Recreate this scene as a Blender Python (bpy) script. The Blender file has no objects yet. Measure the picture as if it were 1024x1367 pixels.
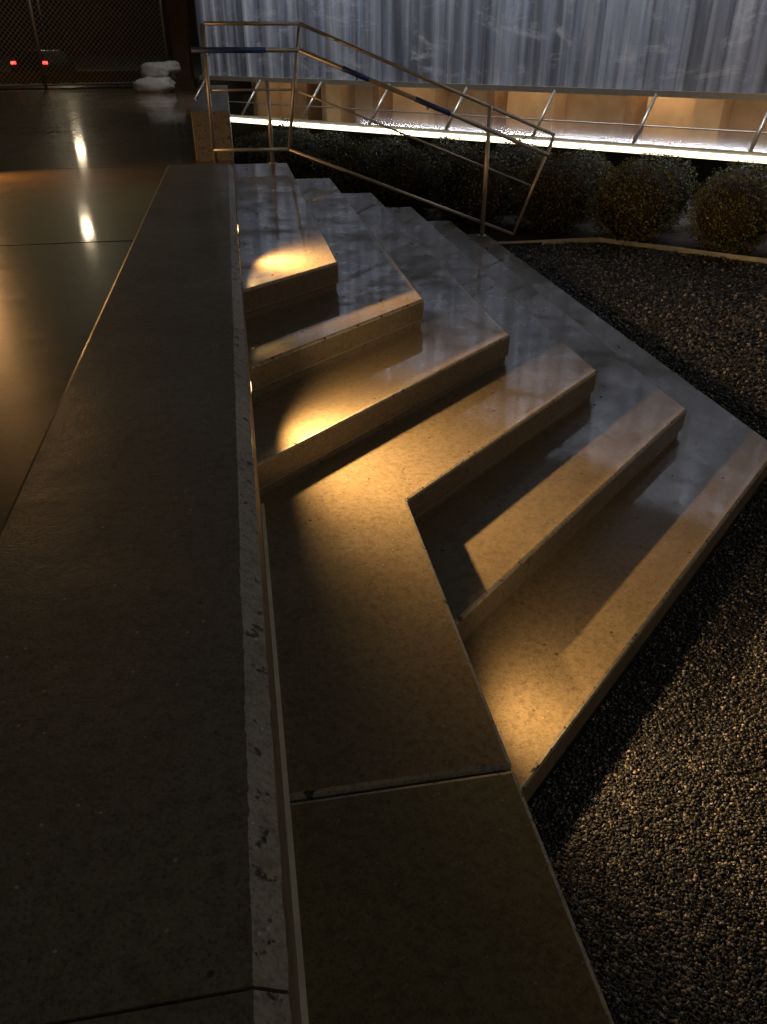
import bpy, math, random
import numpy as np
from mathutils import Vector, Matrix, noise
random.seed(7); rng=np.random.default_rng(7)
CH=1.92
def Z(h): return CH-h
A=math.radians(10); ca,sa=math.cos(A),math.sin(A)
def W(r,w,z): return Vector((ca*r-sa*w, sa*r+ca*w, z))
BN=math.radians(37.6); nb=(math.sin(BN),math.cos(BN)); bb=(math.cos(BN),-math.sin(BN))
def B(a,d,z): return Vector((a*bb[0]+d*nb[0], a*bb[1]+d*nb[1], z))
S=bpy.context.scene
def link(o,parent=None):
    S.collection.objects.link(o)
    if parent: o.parent=parent
    return o
def empty(name):
    o=bpy.data.objects.new(name,None); o.empty_display_size=.1; return link(o)
def mesh(name,vs,fs,mat=None,parent=None,smooth=False,bevel=0,mats=None,fm=None):
    m=bpy.data.meshes.new(name); m.from_pydata([tuple(v) for v in vs],[],fs)
    if mats:
        for x in mats: m.materials.append(x)
        for p,i in zip(m.polygons,fm): p.material_index=i
    elif mat: m.materials.append(mat)
    if smooth:
        for p in m.polygons: p.use_smooth=True
    m.update()
    o=bpy.data.objects.new(name,m); link(o,parent)
    if bevel:
        b=o.modifiers.new('bevel','BEVEL'); b.width=bevel; b.segments=2; b.limit_method='ANGLE'; b.angle_limit=math.radians(25)
    return o
def prism(name,pts,z0,z1,mat,parent=None,bevel=0,f=W):
    a=sum(pts[i][0]*pts[(i+1)%len(pts)][1]-pts[(i+1)%len(pts)][0]*pts[i][1] for i in range(len(pts)))
    if a<0: pts=pts[::-1]
    n=len(pts)
    vs=[f(p[0],p[1],z0) for p in pts]+[f(p[0],p[1],z1) for p in pts]
    fs=[tuple(range(n-1,-1,-1)),tuple(range(n,2*n))]+[(i,(i+1)%n,n+(i+1)%n,n+i) for i in range(n)]
    return mesh(name,vs,fs,mat,parent,bevel=bevel)
def boxf(name,x0,x1,y0,y1,z0,z1,mat,parent=None,bevel=0,f=W):
    z0,z1=min(z0,z1),max(z0,z1)
    return prism(name,[(x0,y0),(x1,y0),(x1,y1),(x0,y1)],z0,z1,mat,parent,bevel,f)
def tubeverts(p,q,rad,n=10):
    d=(q-p).normalized(); up=Vector((0,0,1)) if abs(d.z)<.9 else Vector((1,0,0))
    a=d.cross(up).normalized(); b=d.cross(a)
    vs=[]
    for c in (p,q):
        for i in range(n):
            t=2*math.pi*i/n; vs.append(c+a*math.cos(t)*rad+b*math.sin(t)*rad)
    fs=[(i,(i+1)%n,n+(i+1)%n,n+i) for i in range(n)]+[tuple(range(n-1,-1,-1)),tuple(range(n,2*n))]
    return vs,fs
def tubes(name,segs,mat,parent=None,n=10):
    V=[];F=[]
    for p,q,rad in segs:
        v,f=tubeverts(p,q,rad,n); o=len(V); V+=v; F+=[tuple(i+o for i in x) for x in f]
    o=mesh(name,V,F,mat,parent)
    for p in o.data.polygons: p.use_smooth=len(p.vertices)==4
    return o
# ---------- materials
def newmat(name):
    m=bpy.data.materials.new(name); m.use_nodes=True
    nt=m.node_tree; return m,nt,nt.nodes['Principled BSDF']
def N(nt,t,**k):
    n=nt.nodes.new(t)
    for a,b in k.items(): setattr(n,a,b)
    return n
def pos(nt,scale=(1,1,1)):
    g=N(nt,'ShaderNodeNewGeometry'); mp=N(nt,'ShaderNodeMapping'); mp.inputs['Scale'].default_value=scale
    nt.links.new(g.outputs['Position'],mp.inputs['Vector']); return mp.outputs[0]
def nz(nt,v,s,d=6,r=.6,dist=0.):
    n=N(nt,'ShaderNodeTexNoise'); n.inputs['Scale'].default_value=s; n.inputs['Detail'].default_value=d; n.inputs['Roughness'].default_value=r; n.inputs['Distortion'].default_value=dist
    nt.links.new(v,n.inputs['Vector']); return n.outputs[0]
def ramp(nt,fac,stops):
    r=N(nt,'ShaderNodeValToRGB'); e=r.color_ramp.elements
    while len(e)<len(stops): e.new(.5)
    for i,(p,c) in enumerate(stops):
        e[i].position=p; e[i].color=(c,c,c,1) if isinstance(c,(int,float)) else (*c,1)
    nt.links.new(fac,r.inputs[0]); return r.outputs[0]
def mixc(nt,f,a,b,mode='MIX'):
    m=N(nt,'ShaderNodeMix',data_type='RGBA',blend_type=mode)
    if isinstance(f,float): m.inputs[0].default_value=f
    else: nt.links.new(f,m.inputs[0])
    for i,x in ((6,a),(7,b)):
        if isinstance(x,tuple): m.inputs[i].default_value=(*x,1)
        else: nt.links.new(x,m.inputs[i])
    return m.outputs[2]
def concrete(name,dark,light,r0,r1,coat=.6,bump=.25,pits=0.,wetlo=.42,wethi=.6,dist=.004,spec=.3,cr=.06,speck=.7):
    m,nt,b=newmat(name); v=pos(nt); L=nt.links.new
    big=nz(nt,v,1.9,7,.62,.2); mid=nz(nt,v,9,8,.72,.3); fine=nz(nt,v,170,4,.7); sm=nz(nt,v,45,5,.7)
    c=ramp(nt,mid,[(.3,dark),(.72,light)])
    c=mixc(nt,.5,c,ramp(nt,big,[(.3,tuple(x*.6 for x in dark)),(.7,tuple(x*1.15 for x in light))]))
    c=mixc(nt,.7,c,ramp(nt,fine,[(.28,.15),(.5,.85),(.75,1.)]),'MULTIPLY')
    c=mixc(nt,.5,c,ramp(nt,sm,[(.32,.3),(.55,1.)]),'MULTIPLY')
    vo=N(nt,'ShaderNodeTexVoronoi'); vo.inputs['Scale'].default_value=13; L(v,vo.inputs['Vector'])
    spots=ramp(nt,vo.outputs['Distance'],[(.035,1.),(.06,0.)])
    c=mixc(nt,spots,c,tuple(x*.35 for x in dark))
    vo2=N(nt,'ShaderNodeTexVoronoi'); vo2.inputs['Scale'].default_value=31; L(v,vo2.inputs['Vector'])
    c=mixc(nt,ramp(nt,vo2.outputs['Distance'],[(.05,speck),(.09,0.)]),c,tuple(min(.7,x*1.7) for x in light))
    hgt=mixc(nt,.5,mixc(nt,.4,fine,sm),mid)
    if pits:
        w=nz(nt,pos(nt,(1,1,1)),38,3,.6)
        pm=ramp(nt,w,[(.68-.05*pits,0.),(.71-.03*pits,1.)])
        c=mixc(nt,pm,c,tuple(x*.15 for x in dark)); hgt=mixc(nt,pm,hgt,(-1.5,-1.5,-1.5))
    wet=ramp(nt,big,[(wetlo,0.),(wethi,1.)])
    wet=mixc(nt,.35,wet,ramp(nt,mid,[(.35,0.),(.6,1.)]))
    c=mixc(nt,wet,c,mixc(nt,1.,c,(.74,.72,.68),'MULTIPLY'))
    L(c,b.inputs['Base Color'])
    rr=N(nt,'ShaderNodeMapRange'); L(wet,rr.inputs[0]); rr.inputs[3].default_value=r1; rr.inputs[4].default_value=r0
    L(rr.outputs[0],b.inputs['Roughness']); b.inputs['Specular IOR Level'].default_value=spec
    cm=N(nt,'ShaderNodeMath',operation='MULTIPLY'); L(wet,cm.inputs[0]); cm.inputs[1].default_value=coat
    L(cm.outputs[0],b.inputs['Coat Weight']); b.inputs['Coat Roughness'].default_value=cr; b.inputs['Coat IOR'].default_value=1.33
    bp=N(nt,'ShaderNodeBump'); bp.inputs['Strength'].default_value=bump; bp.inputs['Distance'].default_value=dist
    L(hgt,bp.inputs['Height']); L(bp.outputs[0],b.inputs['Normal'])
    bc=N(nt,'ShaderNodeBump'); bc.inputs['Strength'].default_value=bump*.12; bc.inputs['Distance'].default_value=dist
    L(mid,bc.inputs['Height']); L(bc.outputs[0],b.inputs['Coat Normal'])
    return m
def plain(name,col,rough=.5,metal=0.,var=.25,scale=6,bump=0.,em=None,es=0):
    m,nt,b=newmat(name); v=pos(nt); n=nz(nt,v,scale,6,.6)
    c=ramp(nt,n,[(.3,tuple(x*(1-var) for x in col)),(.7,tuple(min(1,x*(1+var)) for x in col))])
    nt.links.new(c,b.inputs['Base Color']); b.inputs['Roughness'].default_value=rough; b.inputs['Metallic'].default_value=metal
    if bump:
        bp=N(nt,'ShaderNodeBump'); bp.inputs['Strength'].default_value=bump; bp.inputs['Distance'].default_value=.01
        nt.links.new(nz(nt,v,scale*8,4),bp.inputs['Height']); nt.links.new(bp.outputs[0],b.inputs['Normal'])
    if em: b.inputs['Emission Color'].default_value=(*em,1); b.inputs['Emission Strength'].default_value=es
    return m
M_tread=concrete('wet_tread_concrete',(.19,.155,.108),(.33,.275,.195),.26,.52,1.,.30,wetlo=.38,wethi=.53,spec=.22,cr=.015)
M_riser=concrete('riser_concrete',(.14,.12,.095),(.25,.22,.175),.4,.65,.3,.5,pits=.35)
M_land=concrete('landing_concrete',(.17,.15,.09),(.25,.215,.135),.28,.55,.5,.28)
M_wall=concrete('wall_cap_concrete',(.17,.152,.125),(.29,.26,.22),.4,.6,.25,.8,speck=1.)
M_edge=concrete('worn_lit_edge_concrete',(.30,.29,.255),(.52,.50,.44),.4,.65,.2,.8,pits=1.6,dist=.006)  # real wear and pits, plus light caught by the chamfer painted as paler tone
M_plaza=concrete('wet_plaza_concrete',(.15,.095,.052),(.24,.16,.088),.3,.45,1.,.15,wetlo=.25,wethi=.45,cr=.07)
M_joint=plain('joint_filler',(.015,.014,.012),.8)
M_pj=plain('plaza_joint',(.05,.036,.022),.5)
M_seal=plain('sealant',(.6,.58,.48),.5)
M_gravel=plain('black_gravel',(.030,.029,.028),.7,0,.5,60,.6)
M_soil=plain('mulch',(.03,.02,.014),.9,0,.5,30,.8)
M_galv=plain('galvanised_steel',(.50,.49,.47),.42,.6,.15,12)
M_tape=plain('blue_tape',(.03,.08,.32),.5)
M_black=plain('dark_frame',(.03,.03,.03),.4,.3)
M_bag=plain('sandbag_woven',(.55,.52,.46),.8,0,.15,9,.4)
M_brown=plain('brown_column_brick',(.22,.13,.07),.7,0,.3,5,.3)
M_frame=plain('aluminium_frame',(.30,.27,.22),.4,.7,.15)
M_inter=plain('interior_plaster',(.50,.38,.26),.7,0,.25,1.5)
M_interd=plain('interior_dark',(.20,.13,.08),.7)
M_led=plain('led_lens',(.9,.9,.85),.5,em=(1.,.92,.72),es=13)
M_lens=plain('lamp_lens',(.9,.9,.85),.5,em=(1.,.72,.38),es=5)
def siding_mat():
    m,nt,b=newmat('metal_siding'); L=nt.links.new
    v=pos(nt,(1.6,1.6,.22)); n=nz(nt,v,2.2,6,.65); v2=pos(nt,(1,1,.04)); n2=nz(nt,v2,5,3,.5)
    c=ramp(nt,n,[(.3,(.17,.19,.25)),(.55,(.30,.32,.36)),(.75,(.46,.47,.48))])
    c=mixc(nt,.8,c,ramp(nt,n2,[(.38,.22),(.6,1.)]),'MULTIPLY')
    v3=pos(nt,(1,1,2.2)); n3=nz(nt,v3,1.3,8,.75,.6)
    c=mixc(nt,ramp(nt,n3,[(.54,0.),(.68,.6)]),c,(.50,.50,.49))  # bands and pale streaks put the panels' reflections into the base colour
    L(c,b.inputs['Base Color']); b.inputs['Metallic'].default_value=.2
    r=ramp(nt,n3,[(.3,.3),(.7,.5)]); L(r,b.inputs['Roughness'])
    return m
M_sid=siding_mat()
def glass_mat():
    m=bpy.data.materials.new('thin_glass'); m.use_nodes=True; nt=m.node_tree; nt.nodes.clear()
    o=N(nt,'ShaderNodeOutputMaterial'); t=N(nt,'ShaderNodeBsdfTransparent'); t.inputs[0].default_value=(.9,.88,.82,1)
    g=N(nt,'ShaderNodeBsdfGlossy'); g.inputs['Roughness'].default_value=.08
    f=N(nt,'ShaderNodeLayerWeight'); f.inputs[0].default_value=.25
    x=N(nt,'ShaderNodeMixShader'); nt.links.new(f.outputs['Fresnel'],x.inputs[0]); nt.links.new(t.outputs[0],x.inputs[1]); nt.links.new(g.outputs[0],x.inputs[2]); nt.links.new(x.outputs[0],o.inputs[0])
    return m
M_glass=glass_mat()
def leaf_mat():
    m,nt,b=newmat('boxwood_leaf'); oi=N(nt,'ShaderNodeNewGeometry')
    c=ramp(nt,oi.outputs['Random Per Island'],[(0.,(.045,.06,.02)),(.6,(.11,.12,.042)),(1.,(.23,.22,.085))])
    nt.links.new(c,b.inputs['Base Color']); b.inputs['Roughness'].default_value=.45; return m
M_leaf=leaf_mat()
def stone_mat():
    m,nt,b=newmat('gravel_stone'); g=N(nt,'ShaderNodeNewGeometry')
    c=ramp(nt,g.outputs['Random Per Island'],[(0.,(.02,.022,.026)),(.6,(.06,.065,.078)),(.9,(.17,.178,.205)),(1.,(.50,.44,.42))])
    nt.links.new(c,b.inputs['Base Color']); b.inputs['Roughness'].default_value=.42; return m
M_stone=stone_mat()

# ---------- ground
ground=mesh('ground',[(-250,-60,0),(250,-60,0),(250,300,0),(-250,300,0)],[(0,1,2,3)],M_gravel)
def gravel():
    n=250000
    d=np.exp(rng.uniform(math.log(.6),math.log(9.2),n)); az=rng.uniform(math.radians(0),math.radians(62),n)
    X=d*np.sin(az); Y=d*np.cos(az)
    r=ca*X+sa*Y; w=-sa*X+ca*Y
    front=3.125-.905*(2.605-r)
    inside=((w>front)&(r<2.605))|(r<.53)
    bed=Y>np.where(X<2.43,8.85+(X-1.39)*.18,8.99-(X-2.43)*.68)-.08
    keep=~inside&~bed
    d=d[keep];X=X[keep];Y=Y[keep];n=len(d)
    base=np.array([[1,0,0],[-1,0,0],[0,1,0],[0,-1,0],[0,0,1],[0,0,-1]],float)
    V=base[None]+rng.uniform(-.38,.38,(n,6,3))
    ang=rng.uniform(0,6.28,n); c,s=np.cos(ang)[:,None],np.sin(ang)[:,None]; V2=V.copy()
    V2[:,:,0]=V[:,:,0]*c-V[:,:,1]*s; V2[:,:,1]=V[:,:,0]*s+V[:,:,1]*c
    tl=rng.uniform(-.8,.8,n);c,s=np.cos(tl)[:,None],np.sin(tl)[:,None];V3=V2.copy()
    V3[:,:,1]=V2[:,:,1]*c-V2[:,:,2]*s; V3[:,:,2]=V2[:,:,1]*s+V2[:,:,2]*c
    size=rng.uniform(.0026,.0062,n)*np.clip(d/2.6,1,2.4)
    V3*=size[:,None,None]; V3[:,:,0]*=1.2
    V3[:,:,0]+=X[:,None];V3[:,:,1]+=Y[:,None];V3[:,:,2]+=(size*rng.uniform(.3,1.6,n))[:,None]
    f=np.array([[0,2,4],[2,1,4],[1,3,4],[3,0,4],[2,0,5],[1,2,5],[3,1,5],[0,3,5]])
    F=(f[None]+np.arange(n)[:,None,None]*6).reshape(-1)
    m=bpy.data.meshes.new('gravel'); m.vertices.add(n*6); m.vertices.foreach_set('co',V3.reshape(-1))
    m.loops.add(len(F)); m.loops.foreach_set('vertex_index',F.astype(np.int32))
    m.polygons.add(n*8); m.polygons.foreach_set('loop_start',np.arange(0,n*24,3,dtype=np.int32))
    m.update(calc_edges=True); m.validate(); m.materials.append(M_stone)
    link(bpy.data.objects.new('gravel',m)); print('stones',n)
gravel()
# plaza
corner=B(-14.4,12.45,0)
def I(x,y,z): return Vector((x,y,z))
pz=[W(-.03,-4,0),W(-.03,13.9,0),corner,Vector((-4.2,26,0)),Vector((-40,13,0)),Vector((-40,-4,0))]
plaza=empty('plaza')
prism('paving',[(p.x,p.y) for p in pz],.02,Z(1.0),M_plaza,plaza,f=I)
for w in (4.9,8.15,12.4,17.):
    boxf('joint',-9,-.52 if w<6.4 else -.45,w-.004,w+.004,Z(1.0)-.01,Z(1.0)+.002,M_pj,plaza)
for r in (-2.35,-5.6):
    boxf('joint_long',r-.004,r+.004,5,20,Z(1.0)-.01,Z(1.0)+.003,M_pj,plaza)

# ---------- low wall
wall=empty('concrete_low_wall')
def wallseg(name,w0,w1):
    pr=[(-.507,Z(1.9)),(-.022,Z(1.9)),(-.022,Z(.812)),(-.056,Z(.79)),(-.497,Z(.79)),(-.507,Z(.797))]
    n=len(pr); K=max(2,int((w1-w0)/.012)); vs=[];fs=[];fm=[]
    for k in range(K+1):
        w=w0+(w1-w0)*k/K
        for i,(r,z) in enumerate(pr):
            j=0; jz=0
            if i==3: j=.003*noise.noise(Vector((w*5,3,0)))+.0032*noise.noise(Vector((w*60,3,0)))
            if i==2: j=.002*noise.noise(Vector((w*30,7,0))); jz=.004*noise.noise(Vector((w*42,9,0)))
            vs.append(W(r+j,w,z+jz))
    for k in range(K):
        for i in range(n):
            a=k*n+i;b=k*n+(i+1)%n
            fs.append((a,b,b+n,a+n)); fm.append({1:2,2:1}.get(i,0))
    fs.append(tuple(range(n-1,-1,-1)));fm.append(0)
    fs.append(tuple(K*n+i for i in range(n)));fm.append(0)
    o=mesh(name,vs,fs,parent=wall,mats=[M_wall,M_edge,M_riser],fm=fm)
    return o
wallseg('cap',.4185,6.5); wallseg('cap_near',-3,.4145)
boxf('cap_joint',-.5,-.06,.41,.423,Z(1.8),Z(.803),M_joint,wall)
blk=empty('concrete_end_wall')
boxf('block',-.38,-.015,8.46,13.7,.5,Z(.56),M_edge,blk,bevel=.012)

# ---------- steps
C={1:(.503,4.258),2:(.927,4.0),3:(1.35,3.785),4:(1.772,3.575),5:(2.19,3.35),6:(2.605,3.125)}
SL=.905
steps=empty('concrete_steps')
def two(o):
    o.data.materials.append(M_riser); o.data.materials.append(M_edge)
    o.modifiers['bevel'].material=2
    for p in o.data.polygons:
        if abs(p.normal.z)<.5: p.material_index=1
def fw(n,r): return C[n][1]-SL*(C[n][0]-r)
for n in range(1,7):
    h=.87+.15*n; rn,wn=C[n]; far=8.36+.004*n
    rl=-.06 if n<5 else .3
    ins=.014
    def poly(i):
        q=[(rl,far-i),(rn-i,far-i),(rn-i,wn+i*.9)]
        if n==4: return q+[(.522-i,fw(4,.522)+i*1.4)]+[(.522-i,1.178),(rl,1.178)]
        return q+[(rl,fw(n,rl)+i*1.35)]
    two(prism('tread_%d'%n,poly(0),Z(h+.116),Z(h),M_tread,steps,bevel=.012))
    prism('riser_base_%d'%n,poly(ins),Z(h+.17) if n<6 else .0-.01,Z(h+.117),M_riser,steps)
cheek=empty('concrete_landing')
two(prism('slab',[(-.06,-3),(.522,-3),(.522,1.168),(-.06,1.168)],.0-.01,Z(1.47),M_land,cheek,bevel=.012))
prism('cheek_wall',[(-.05,1.172),(.512,1.172),(.512,2.9),(-.05,2.9)],-.01,Z(1.60),M_riser,cheek)
boxf('sealant',-.022,-.010,-3,2.5,Z(1.475),Z(1.464),M_seal,cheek)

# ---------- recessed lights
def step_light(r,w,z,P,tilt=-12,rad=.018,yaw=0,size=160,blend=1.):
    e=empty('recessed_step_light')
    c=W(r,w,z); d=(W(1,0,0)-W(0,0,0)).normalized()
    tubes('bezel',[(c-d*.01,c+d*.003,rad+.010)],M_galv,e,24)
    tubes('lens',[(c+d*.002,c+d*.0042,rad)],M_lens,e,24)
    L=bpy.data.lights.new('step_lamp','SPOT'); L.spot_size=math.radians(size); L.spot_blend=blend; L.shadow_soft_size=.014; L.energy=P; L.color=(1,.585,.22)
    o=bpy.data.objects.new('lamp',L); link(o,e); o.location=c+d*.02
    y_=math.radians(yaw); dd=(W(math.cos(y_),math.sin(y_),0)); dd.z=math.tan(math.radians(tilt)); dd=dd.normalized()
    o.rotation_euler=(dd).to_track_quat('-Z','Y').to_euler()
step_light(-.022,4.36,Z(.846),230,8,yaw=-12,size=164)
step_light(-.022,2.75,Z(1.10),225,6,yaw=-6,size=162)
step_light(.522,1.58,Z(1.55),34,2,yaw=-2,size=166)
bol=empty('bollard_light')
bc=Vector((-3.95,7.3,Z(1.0)))
tubes('post',[(bc,bc+Vector((0,0,.40)),.06)],M_black,bol,20)
tubes('head_lens',[(bc+Vector((0,0,.40)),bc+Vector((0,0,.45)),.05)],M_lens,bol,20)
tubes('cap',[(bc+Vector((0,0,.45)),bc+Vector((0,0,.48)),.08)],M_black,bol,20)
L=bpy.data.lights.new('bollard_spot','SPOT'); L.energy=150; L.color=(1,.50,.17); L.spot_size=math.radians(125); L.spot_blend=.9; L.shadow_soft_size=.04; L.specular_factor=.2
o=bpy.data.objects.new('lamp',L); link(o,bol); o.location=bc+Vector((.1,-.05,.42)); o.rotation_euler=Vector((2.2,-.95,-.6)).to_track_quat('-Z','Y').to_euler()

# ---------- guard rail
rail=empty('handrail')
pw=8.30
def R(r,h,w=pw): return W(r,w,Z(h))
t=.016
sg=[(R(-.17,-.145),R(.687,-.145),t),(R(.687,-.145),R(3.24,.808),t),(R(3.24,.808),R(2.89,1.774),t),
    (R(2.89,1.774),R(.526,.893),t),(R(.526,.893),R(-.2,.885),t),(R(-.17,-.145),R(-.2,.885),t),(R(.687,-.145),R(.526,.893),t),
    (R(-.185,.38),R(.607,.38),.010),(R(.607,.38),R(3.07,1.30),.010)]
tubes('guard_frame',sg,M_galv,rail,12)
tubes('posts',[(R(.36,1.02,8.33),R(.36,.30,8.33),.02),(R(2.53,1.77,8.27),R(2.53,.535,8.27),.022),(R(-.19,1.0,8.33),R(-.19,-.14,8.33),.018)],M_galv,rail,12)
tubes('base_plates',[(R(.36,1.02,8.325),R(.36,1.012,8.325),.045),(R(2.53,1.77,8.27),R(2.53,1.762,8.27),.05)],M_galv,rail,16)
hw=8.18
tubes('handrail_tube',[(R(-.30,.06,hw),R(.66,.06,hw),.02),(R(.66,.06,hw),R(3.15,.98,hw),.02),(R(3.15,.98,hw),R(3.24,.80,pw),.014)]+
      [(R(r,.06 if r<.66 else .06+.3695*(r-.66),hw),R(r,.10+(0 if r<.66 else .3695*(r-.66)),pw),.008) for r in (-.15,.5,1.2,1.9,2.52,3.05)],M_galv,rail,12)
tubes('tape_wrap',[(R(-.30,.06,hw),R(.36,.06,hw),.024),(R(1.05,.204,hw),R(1.3,.2965,hw),.024),(R(1.75,.463,hw),R(2.1,.592,hw),.024)],M_tape,rail,12)

# ---------- building
bld=empty('metal_clad_building')
a0,a1=-14.4,3.5; dS=12.45; zb=Z(.60); zt=Z(-4.2)
vs=[];fs=[]
prof=[(0,0),(.16,0),(.185,-.035),(.245,-.035),(.27,0)]
a=a0; P=[]
while a<a1:
    for x,y in prof: P.append((a+x,dS+y))
    a+=.30
for x,y in P: vs+= [B(x,y,zb),B(x,y,zt)]
for i in range(len(P)-1): fs.append((2*i,2*i+2,2*i+3,2*i+1))
mesh('siding',vs,fs,M_sid,bld)
boxf('side_wall',a0-.02,a0+.01,dS+.002,dS+8,Z(1.0),zt,M_black,bld,f=B)
boxf('sill_flashing',a0,a1,dS-.10,dS-.02,zb-.07,zb+.012,M_frame,bld,f=B)
boxf('roof',a0-.5,a1+.5,dS-1.6,dS+8,zt+.002,zt+.25,M_black,bld,f=B)
dF=11.75
boxf('base_wall',a0+.2,a1,dF+.01,dF+.16,0-.02,Z(1.36),M_black,bld,f=B)
boxf('led_strip_upper',a0+.4,a1,dF-.035,dF+.02,Z(1.33),Z(1.285),M_led,bld,f=B)
boxf('led_channel',a0+.4,a1,dF-.06,dF+.14,Z(1.358),Z(1.348),M_frame,bld,f=B)
boxf('sill_frame',a0+.2,a1,dF-.01,dF+.10,Z(1.282),Z(1.23),M_frame,bld,f=B)
mesh('skylight_glass',[B(a0+.2,dF+.03,Z(1.23)),B(a1,dF+.03,Z(1.23)),B(a1,dS-.05,zb-.03),B(a0+.2,dS-.05,zb-.03)],[(0,1,2,3)],M_glass,bld)
ms=[]
a=-14.2
while a<a1:
    ms.append((B(a,dF+.02,Z(1.235)),B(a,dS-.06,zb-.02),.028)); a+=1.605
tubes('skylight_mullions',ms,M_frame,bld,4)
tubes('skylight_rail',[(B(a0+.2,dF+.25,Z(1.02)),B(a1,dF+.25,Z(1.02)),.012)],M_frame,bld,6)
boxf('interior_floor',a0+.2,a1,dF+.16,dS+2.2,Z(1.6),Z(1.5),M_interd,bld,f=B)
boxf('interior_wall',a0+.2,a1,dS+1.2,dS+1.35,Z(1.5),Z(-.6),M_inter,bld,f=B)
boxf('interior_ceiling',a0+.2,a1,dS+.05,dS+1.2,Z(-.6),Z(-.7),M_inter,bld,f=B)
a=-13.6;k=0
while a<a1:
    wd=random.uniform(.12,.6)
    boxf('interior_pier',a,a+wd,dS+.75,dS+1.198,Z(1.499),Z(-.59),M_interd if k%2 else M_inter,bld,f=B); a+=random.uniform(.9,1.7);k+=1
for i,a in enumerate((-12.6,-9.6,-7.1,-4.9,-2.3,.8)):
    L=bpy.data.lights.new('interior_lamp','POINT'); L.energy=(14,16,24,36,16,14)[i]; L.color=(1,.68,.38); L.shadow_soft_size=.1
    o=bpy.data.objects.new('interior_lamp',L); link(o,bld); o.location=B(a,dS+.5,Z(.15))
boxf('added_wash_housing',a0+.5,a1,dS-1.15,dS-1.0,zt-.06,zt+.001,M_black,bld,f=B)  # added housing for the unseen siding wash
L=bpy.data.lights.new('added_siding_wash','AREA'); L.shape='RECTANGLE'; L.size=a1-a0-1; L.size_y=.12; L.energy=600; L.color=(.86,.90,1); L.spread=math.radians(100)  # added unseen lamp, washes siding and shrubs with cool light
o=bpy.data.objects.new('added_siding_wash',L); link(o,bld); o.location=B((a0+a1)/2,dS-1.07,zt-.07)
x=Vector((bb[0],bb[1],0)); zz=-(Vector((nb[0]*.38,nb[1]*.38,-1)).normalized()); y=zz.cross(x).normalized()
o.matrix_world=Matrix.Translation(o.location)@Matrix((x,y,zz)).transposed().to_4x4()

# ---------- shrubs
def shrub_mesh(seed,n=6500):
    g=np.random.default_rng(seed); d=g.normal(size=(n,3)); d/=np.linalg.norm(d,axis=1)[:,None]
    rad=np.array([1+.18*noise.noise(Vector(x)*2.2+Vector((seed,0,0)))+.14*noise.noise(Vector(x)*6+Vector((0,seed,0))) for x in d])
    rr=rad*(1-.16*g.random(n)**1.6)
    c=d*rr[:,None]*np.array([.46,.46,.40])
    u=g.normal(size=(n,3)); u/=np.linalg.norm(u,axis=1)[:,None]; v=np.cross(u,d+.8*g.normal(size=(n,3))); v/=np.linalg.norm(v,axis=1)[:,None]
    s=g.uniform(.009,.018,n)[:,None]
    V=np.stack([c-u*s,c+v*s*.55,c+u*s,c-v*s*.55],1).reshape(-1,3)
    F=[(4*i,4*i+1,4*i+2,4*i+3) for i in range(n)]
    V=list(map(tuple,V))
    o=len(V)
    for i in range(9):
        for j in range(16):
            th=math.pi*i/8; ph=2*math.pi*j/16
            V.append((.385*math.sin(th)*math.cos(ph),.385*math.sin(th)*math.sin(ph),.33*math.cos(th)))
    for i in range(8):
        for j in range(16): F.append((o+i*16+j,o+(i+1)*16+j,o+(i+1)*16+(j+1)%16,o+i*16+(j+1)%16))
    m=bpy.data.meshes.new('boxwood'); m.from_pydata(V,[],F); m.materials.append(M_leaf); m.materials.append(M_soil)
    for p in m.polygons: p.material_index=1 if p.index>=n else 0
    return m
SM=[shrub_mesh(i) for i in range(4)]
k=0
front=[(3.6+.83,7.85),(3.62,8.45),(2.80,8.98),(1.97,9.5),(1.15,9.95),(.35,10.5),(-.45,11.0),(-1.2,11.6)]
back=[(4.95,8.75),(4.1,9.3),(3.3,9.85),(2.5,10.35),(1.7,10.85),(.9,11.35),(.1,11.95),(-.7,12.5),(-1.5,13.1),(-1.9,12.3)]
for (x,y) in front+back:
    o=bpy.data.objects.new('boxwood_shrub',SM[k%4]); link(o); sc=random.uniform(.95,1.12)
    o.location=(x+random.uniform(-.08,.08),y+random.uniform(-.08,.08),.40); o.scale=(sc,sc,sc*random.uniform(.95,1.1)); o.rotation_euler=(0,0,random.uniform(0,6)); k+=1
bed=[W(2.66,8.34,0),Vector((2.43,9.02,0)),Vector((4.0,7.95,0)),Vector((7,6,0)),B(a1,dF,0),B(a0+.5,dF,0),W(0.0,13,0),W(0.0,8.45,0)]
prism('planting_bed',[(p.x,p.y) for p in bed],-.02,.03,M_soil,f=I)
edg=[W(2.62,8.40,0),Vector((2.43,9.0,0)),Vector((4.0,7.93,0)),Vector((7,5.98,0))]
V=[];F=[]
for p in edg:
    for dx,dz in ((0,0),(0,.05),(.012,.05),(.012,0)): V.append(Vector((p.x,p.y-dx*2,dz)))
for i in range(3):
    for j in range(3): F.append((4*i+j,4*i+j+1,4*i+5+j,4*i+4+j))
mesh('steel_bed_edging',V,F,plain('edging_metal',(.45,.47,.47),.5))

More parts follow.
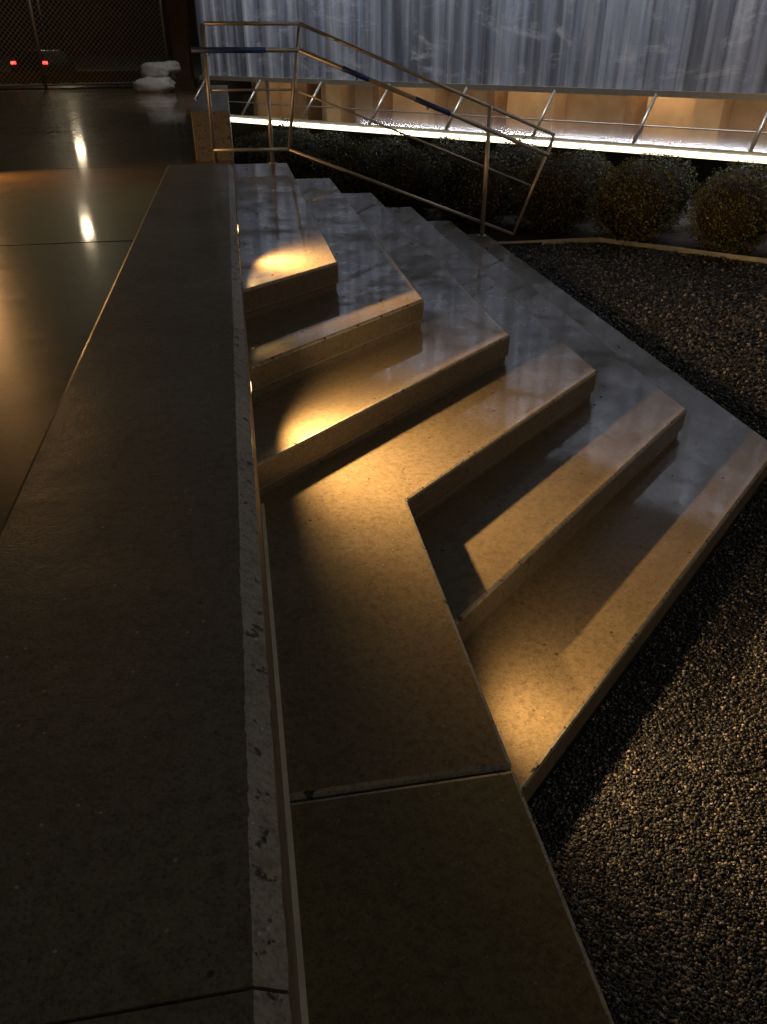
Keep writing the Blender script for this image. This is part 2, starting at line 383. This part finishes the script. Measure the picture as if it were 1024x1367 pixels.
# ---------- fence
fence=empty('chain_link_fence')
p0=Vector((-16.,20.2,Z(1.0))); p1=Vector((-5.75,23.75,Z(1.0))); fd=(p1-p0); FL=fd.length; fd.normalize(); FH=2.6
def FP(s,z): return p0+fd*s+Vector((0,0,z))
posts=[];s_=FL
while s_>0: posts.append((FP(s_,0),FP(s_,FH+.05),.035)); s_-=3.15
tubes('posts',posts,M_galv,fence,10)
tubes('rails',[(FP(0,.06),FP(FL,.06),.02),(FP(0,FH),FP(FL,FH),.02)],M_galv,fence,8)
V=[];F=[];sp=.12;wd=.007
for sgn in (1,-1):
    c=-FH
    while c<FL+FH:
        za,zb_=.06,FH
        sA=c+sgn*za; sB=c+sgn*zb_
        if sgn>0:
            if sA<0: za=za-sA; sA=0
            if sB>FL: zb_=zb_-(sB-FL); sB=FL
        else:
            if sA>FL: za+=sA-FL; sA=FL
            if sB<0: zb_+=sB; sB=0
        if zb_>za+.02:
            o=len(V); off=Vector((0,.004*sgn,0))
            V+=[FP(sA-wd,za)+off,FP(sA+wd,za)+off,FP(sB+wd,zb_)+off,FP(sB-wd,zb_)+off]; F.append((o,o+1,o+2,o+3))
        c+=sp
mesh('wire_mesh',V,F,plain('wire',(.5,.5,.5),.5,.1),fence)
mesh('windscreen',[FP(0,.1)+Vector((0,.06,0)),FP(FL,.1)+Vector((0,.06,0)),FP(FL,.36)+Vector((0,.06,0)),FP(0,.36)+Vector((0,.06,0))],[(0,1,2,3)],M_black,fence)
col=empty('brick_column')
boxf('shaft',-5.62,-5.2,23.9,24.3,Z(1.0),Z(-4),M_brown,col,f=I)
boxf('plinth',-5.68,-5.14,23.84,24.36,Z(1.0),Z(.85),M_brown,col,f=I)
db=empty('backdrop_building')  # added dark mass, covers the sky glow behind the fence
boxf('wall',-150,30,150,165,0,22,plain('dark_render',(.02,.02,.023),.8),db,f=I)
for i in range(20): boxf('window',-146+i*8.2,-141.5+i*8.2,149.96,149.99,3,6.5,M_black,db,f=I)
def bag(cx,cy,cz,L_,W_,H_,rot,seed):
    V=[];F=[];nu,nv=24,14
    for i in range(nv+1):
        th=math.pi*i/nv
        for j in range(nu):
            ph=2*math.pi*j/nu
            x=math.copysign(abs(math.sin(th)*math.cos(ph))**.7,math.cos(ph));y=math.copysign(abs(math.sin(th)*math.sin(ph))**.7,math.sin(ph));z=math.copysign(abs(math.cos(th))**.8,math.cos(th))
            q=Vector((x,y,z)); k=1+.22*noise.noise(q*1.8+Vector((seed,0,0)))+.07*noise.noise(q*6+Vector((seed,0,0)))
            pinch=1-.35*max(0,abs(x)-.75)/.25
            x,y,z=x*k*L_/2,y*k*W_/2*pinch,z*k*H_/2*pinch
            V.append(Vector((cx+x*math.cos(rot)-y*math.sin(rot),cy+x*math.sin(rot)+y*math.cos(rot),cz+z)))
    for i in range(nv):
        for j in range(nu): F.append((i*nu+j,(i+1)*nu+j,(i+1)*nu+(j+1)%nu,i*nu+(j+1)%nu))
    return V,F
for i,(cx,cy,cz,l,w_,h_,ro) in enumerate([(-5.6,20.6,Z(1.0)+.14,.95,.5,.36,.15),(-5.6,20.7,Z(1.0)+.42,.75,.45,.36,-.4),(-5.25,20.9,Z(1.0)+.5,.45,.4,.25,.5)]):
    v,f=bag(cx+.25,cy,cz,l,w_,h_,ro,i*3.1); mesh('sandbag',v,f,M_bag,smooth=True)
car=empty('parked_car'); cx,cy=-17.5,44.
M_car=plain('car_paint',(.03,.03,.035),.25,.4); M_tail=plain('tail_lamp',(.4,.01,.01),.3,em=(1,.03,.02),es=10)
prof=[(-.9,.35),(-.95,.75),(-.88,1.0),(-.66,1.5),(-.55,1.58),(.55,1.58),(.66,1.5),(.88,1.0),(.95,.75),(.9,.35)]
V=[];F=[];ys=[(0,1.),(.12,1.03),(1.0,1.0),(3.2,.95),(4.2,.72)]
for y_,k_ in ys:
    for x_,z_ in prof: V.append((cx+x_*min(1,k_+.1),cy+y_,.0+ (z_ if z_<1.0 else 1.0+(z_-1.0)*(1 if y_<3.5 else .1)*(.92 if y_==0 else 1))))
n=len(prof)
for i in range(len(ys)-1):
    for j in range(n): F.append((i*n+j,i*n+(j+1)%n,(i+1)*n+(j+1)%n,(i+1)*n+j))
F.append(tuple(range(n)));F.append(tuple(range(len(V)-1,len(V)-n-1,-1)))
mesh('body',V,F,M_car,car,bevel=.04)
for sx in (-1,1):
    boxf('tail_lamp',cx+sx*.78-.12,cx+sx*.78+.12,cy-.03,cy+.02,1.0,1.12,M_tail,car,f=I)
    for yy in (.8,3.4): tubes('wheel',[(Vector((cx+sx*.9,cy+yy,.33)),Vector((cx+sx*.7,cy+yy,.33)),.33)],M_black,car,20)
boxf('rear_window',cx-.6,cx+.6,cy-.012,cy-.005,1.15,1.42,M_glass,car,f=I)
def street_lamp(x,y,h,e):
    s=empty('street_lamp')
    tubes('pole',[(Vector((x,y,0)),Vector((x,y,h)),.08),(Vector((x,y,h)),Vector((x+1.2,y-.4,h+.15)),.05)],M_black,s,10)
    boxf('head',x+.9,x+1.7,y-.6,y-.25,h+.1,h+.24,M_black,s,f=I)
    boxf('lens',x+1.0,x+1.6,y-.57,y-.28,h+.06,h+.098,plain('street_lens',(.9,.9,.9),.4,em=(1,.80,.52),es=e),s,f=I)
street_lamp(-22.5,58,11.2,240)
street_lamp(-25.5,68,7.2,240)
# ---------- small debris
V=[];F=[]
for i in range(420):
    n=random.choice([1,2,3,4,4,5,6,6]); h=.87+.15*n
    r=random.uniform(0.,C[n][0]-.03); w=random.uniform(fw(n,max(r,.52 if n>4 else 0))+.03,7.5 if n<6 else 5)
    s_=random.uniform(.002,.009); a_=random.uniform(0,6.28); o=len(V)
    if n>1 and r<C[n-1][0]+.01 and w>fw(n-1,r)-.01: continue
    c=W(r,w,Z(h)+.0005)
    for q in range(5): V.append(c+Vector((math.cos(a_+q*1.256)*s_*random.uniform(.6,1.3),math.sin(a_+q*1.256)*s_*.7,.0)))
    V.append(c+Vector((0,0,s_*.6)))
    for q in range(5): F.append((o+q,o+(q+1)%5,o+5))
mesh('leaf_debris',V,F,plain('debris',(.05,.035,.02),.7))

# ---------- world, camera
wd=bpy.data.worlds.new('World'); S.world=wd; wd.use_nodes=True; nt=wd.node_tree; bg=nt.nodes['Background']
sky=N(nt,'ShaderNodeTexSky'); sky.sky_type='NISHITA'; sky.sun_disc=False; sky.sun_elevation=math.radians(1.5); sky.sun_rotation=math.radians(150)
nt.links.new(mixc(nt,1.0,sky.outputs[0],(1.,.84,.60),'MULTIPLY'),bg.inputs[0]); bg.inputs[1].default_value=.033
sl=bpy.data.lights.new('night_fill','SUN'); sl.energy=.18; sl.angle=math.radians(35); sl.color=(1,.87,.66)  # added dim fill sun, lifts the risers and wall chamfer
so=bpy.data.objects.new('night_fill',sl); link(so); so.rotation_euler=((W(-.8,.45,0)-W(0,0,0))+Vector((0,0,-.62))).to_track_quat('-Z','Y').to_euler()
cam=bpy.data.cameras.new('camera'); co=bpy.data.objects.new('camera',cam); link(co)
cam.sensor_fit='VERTICAL'; cam.sensor_height=34.6; cam.lens=26; cam.clip_end=600; cam.clip_start=.02
co.location=(0,0,CH); co.rotation_euler=(math.radians(90-31.4),0,0)
S.camera=co
S.view_settings.view_transform='Standard'; S.view_settings.look='None'; S.view_settings.exposure=0
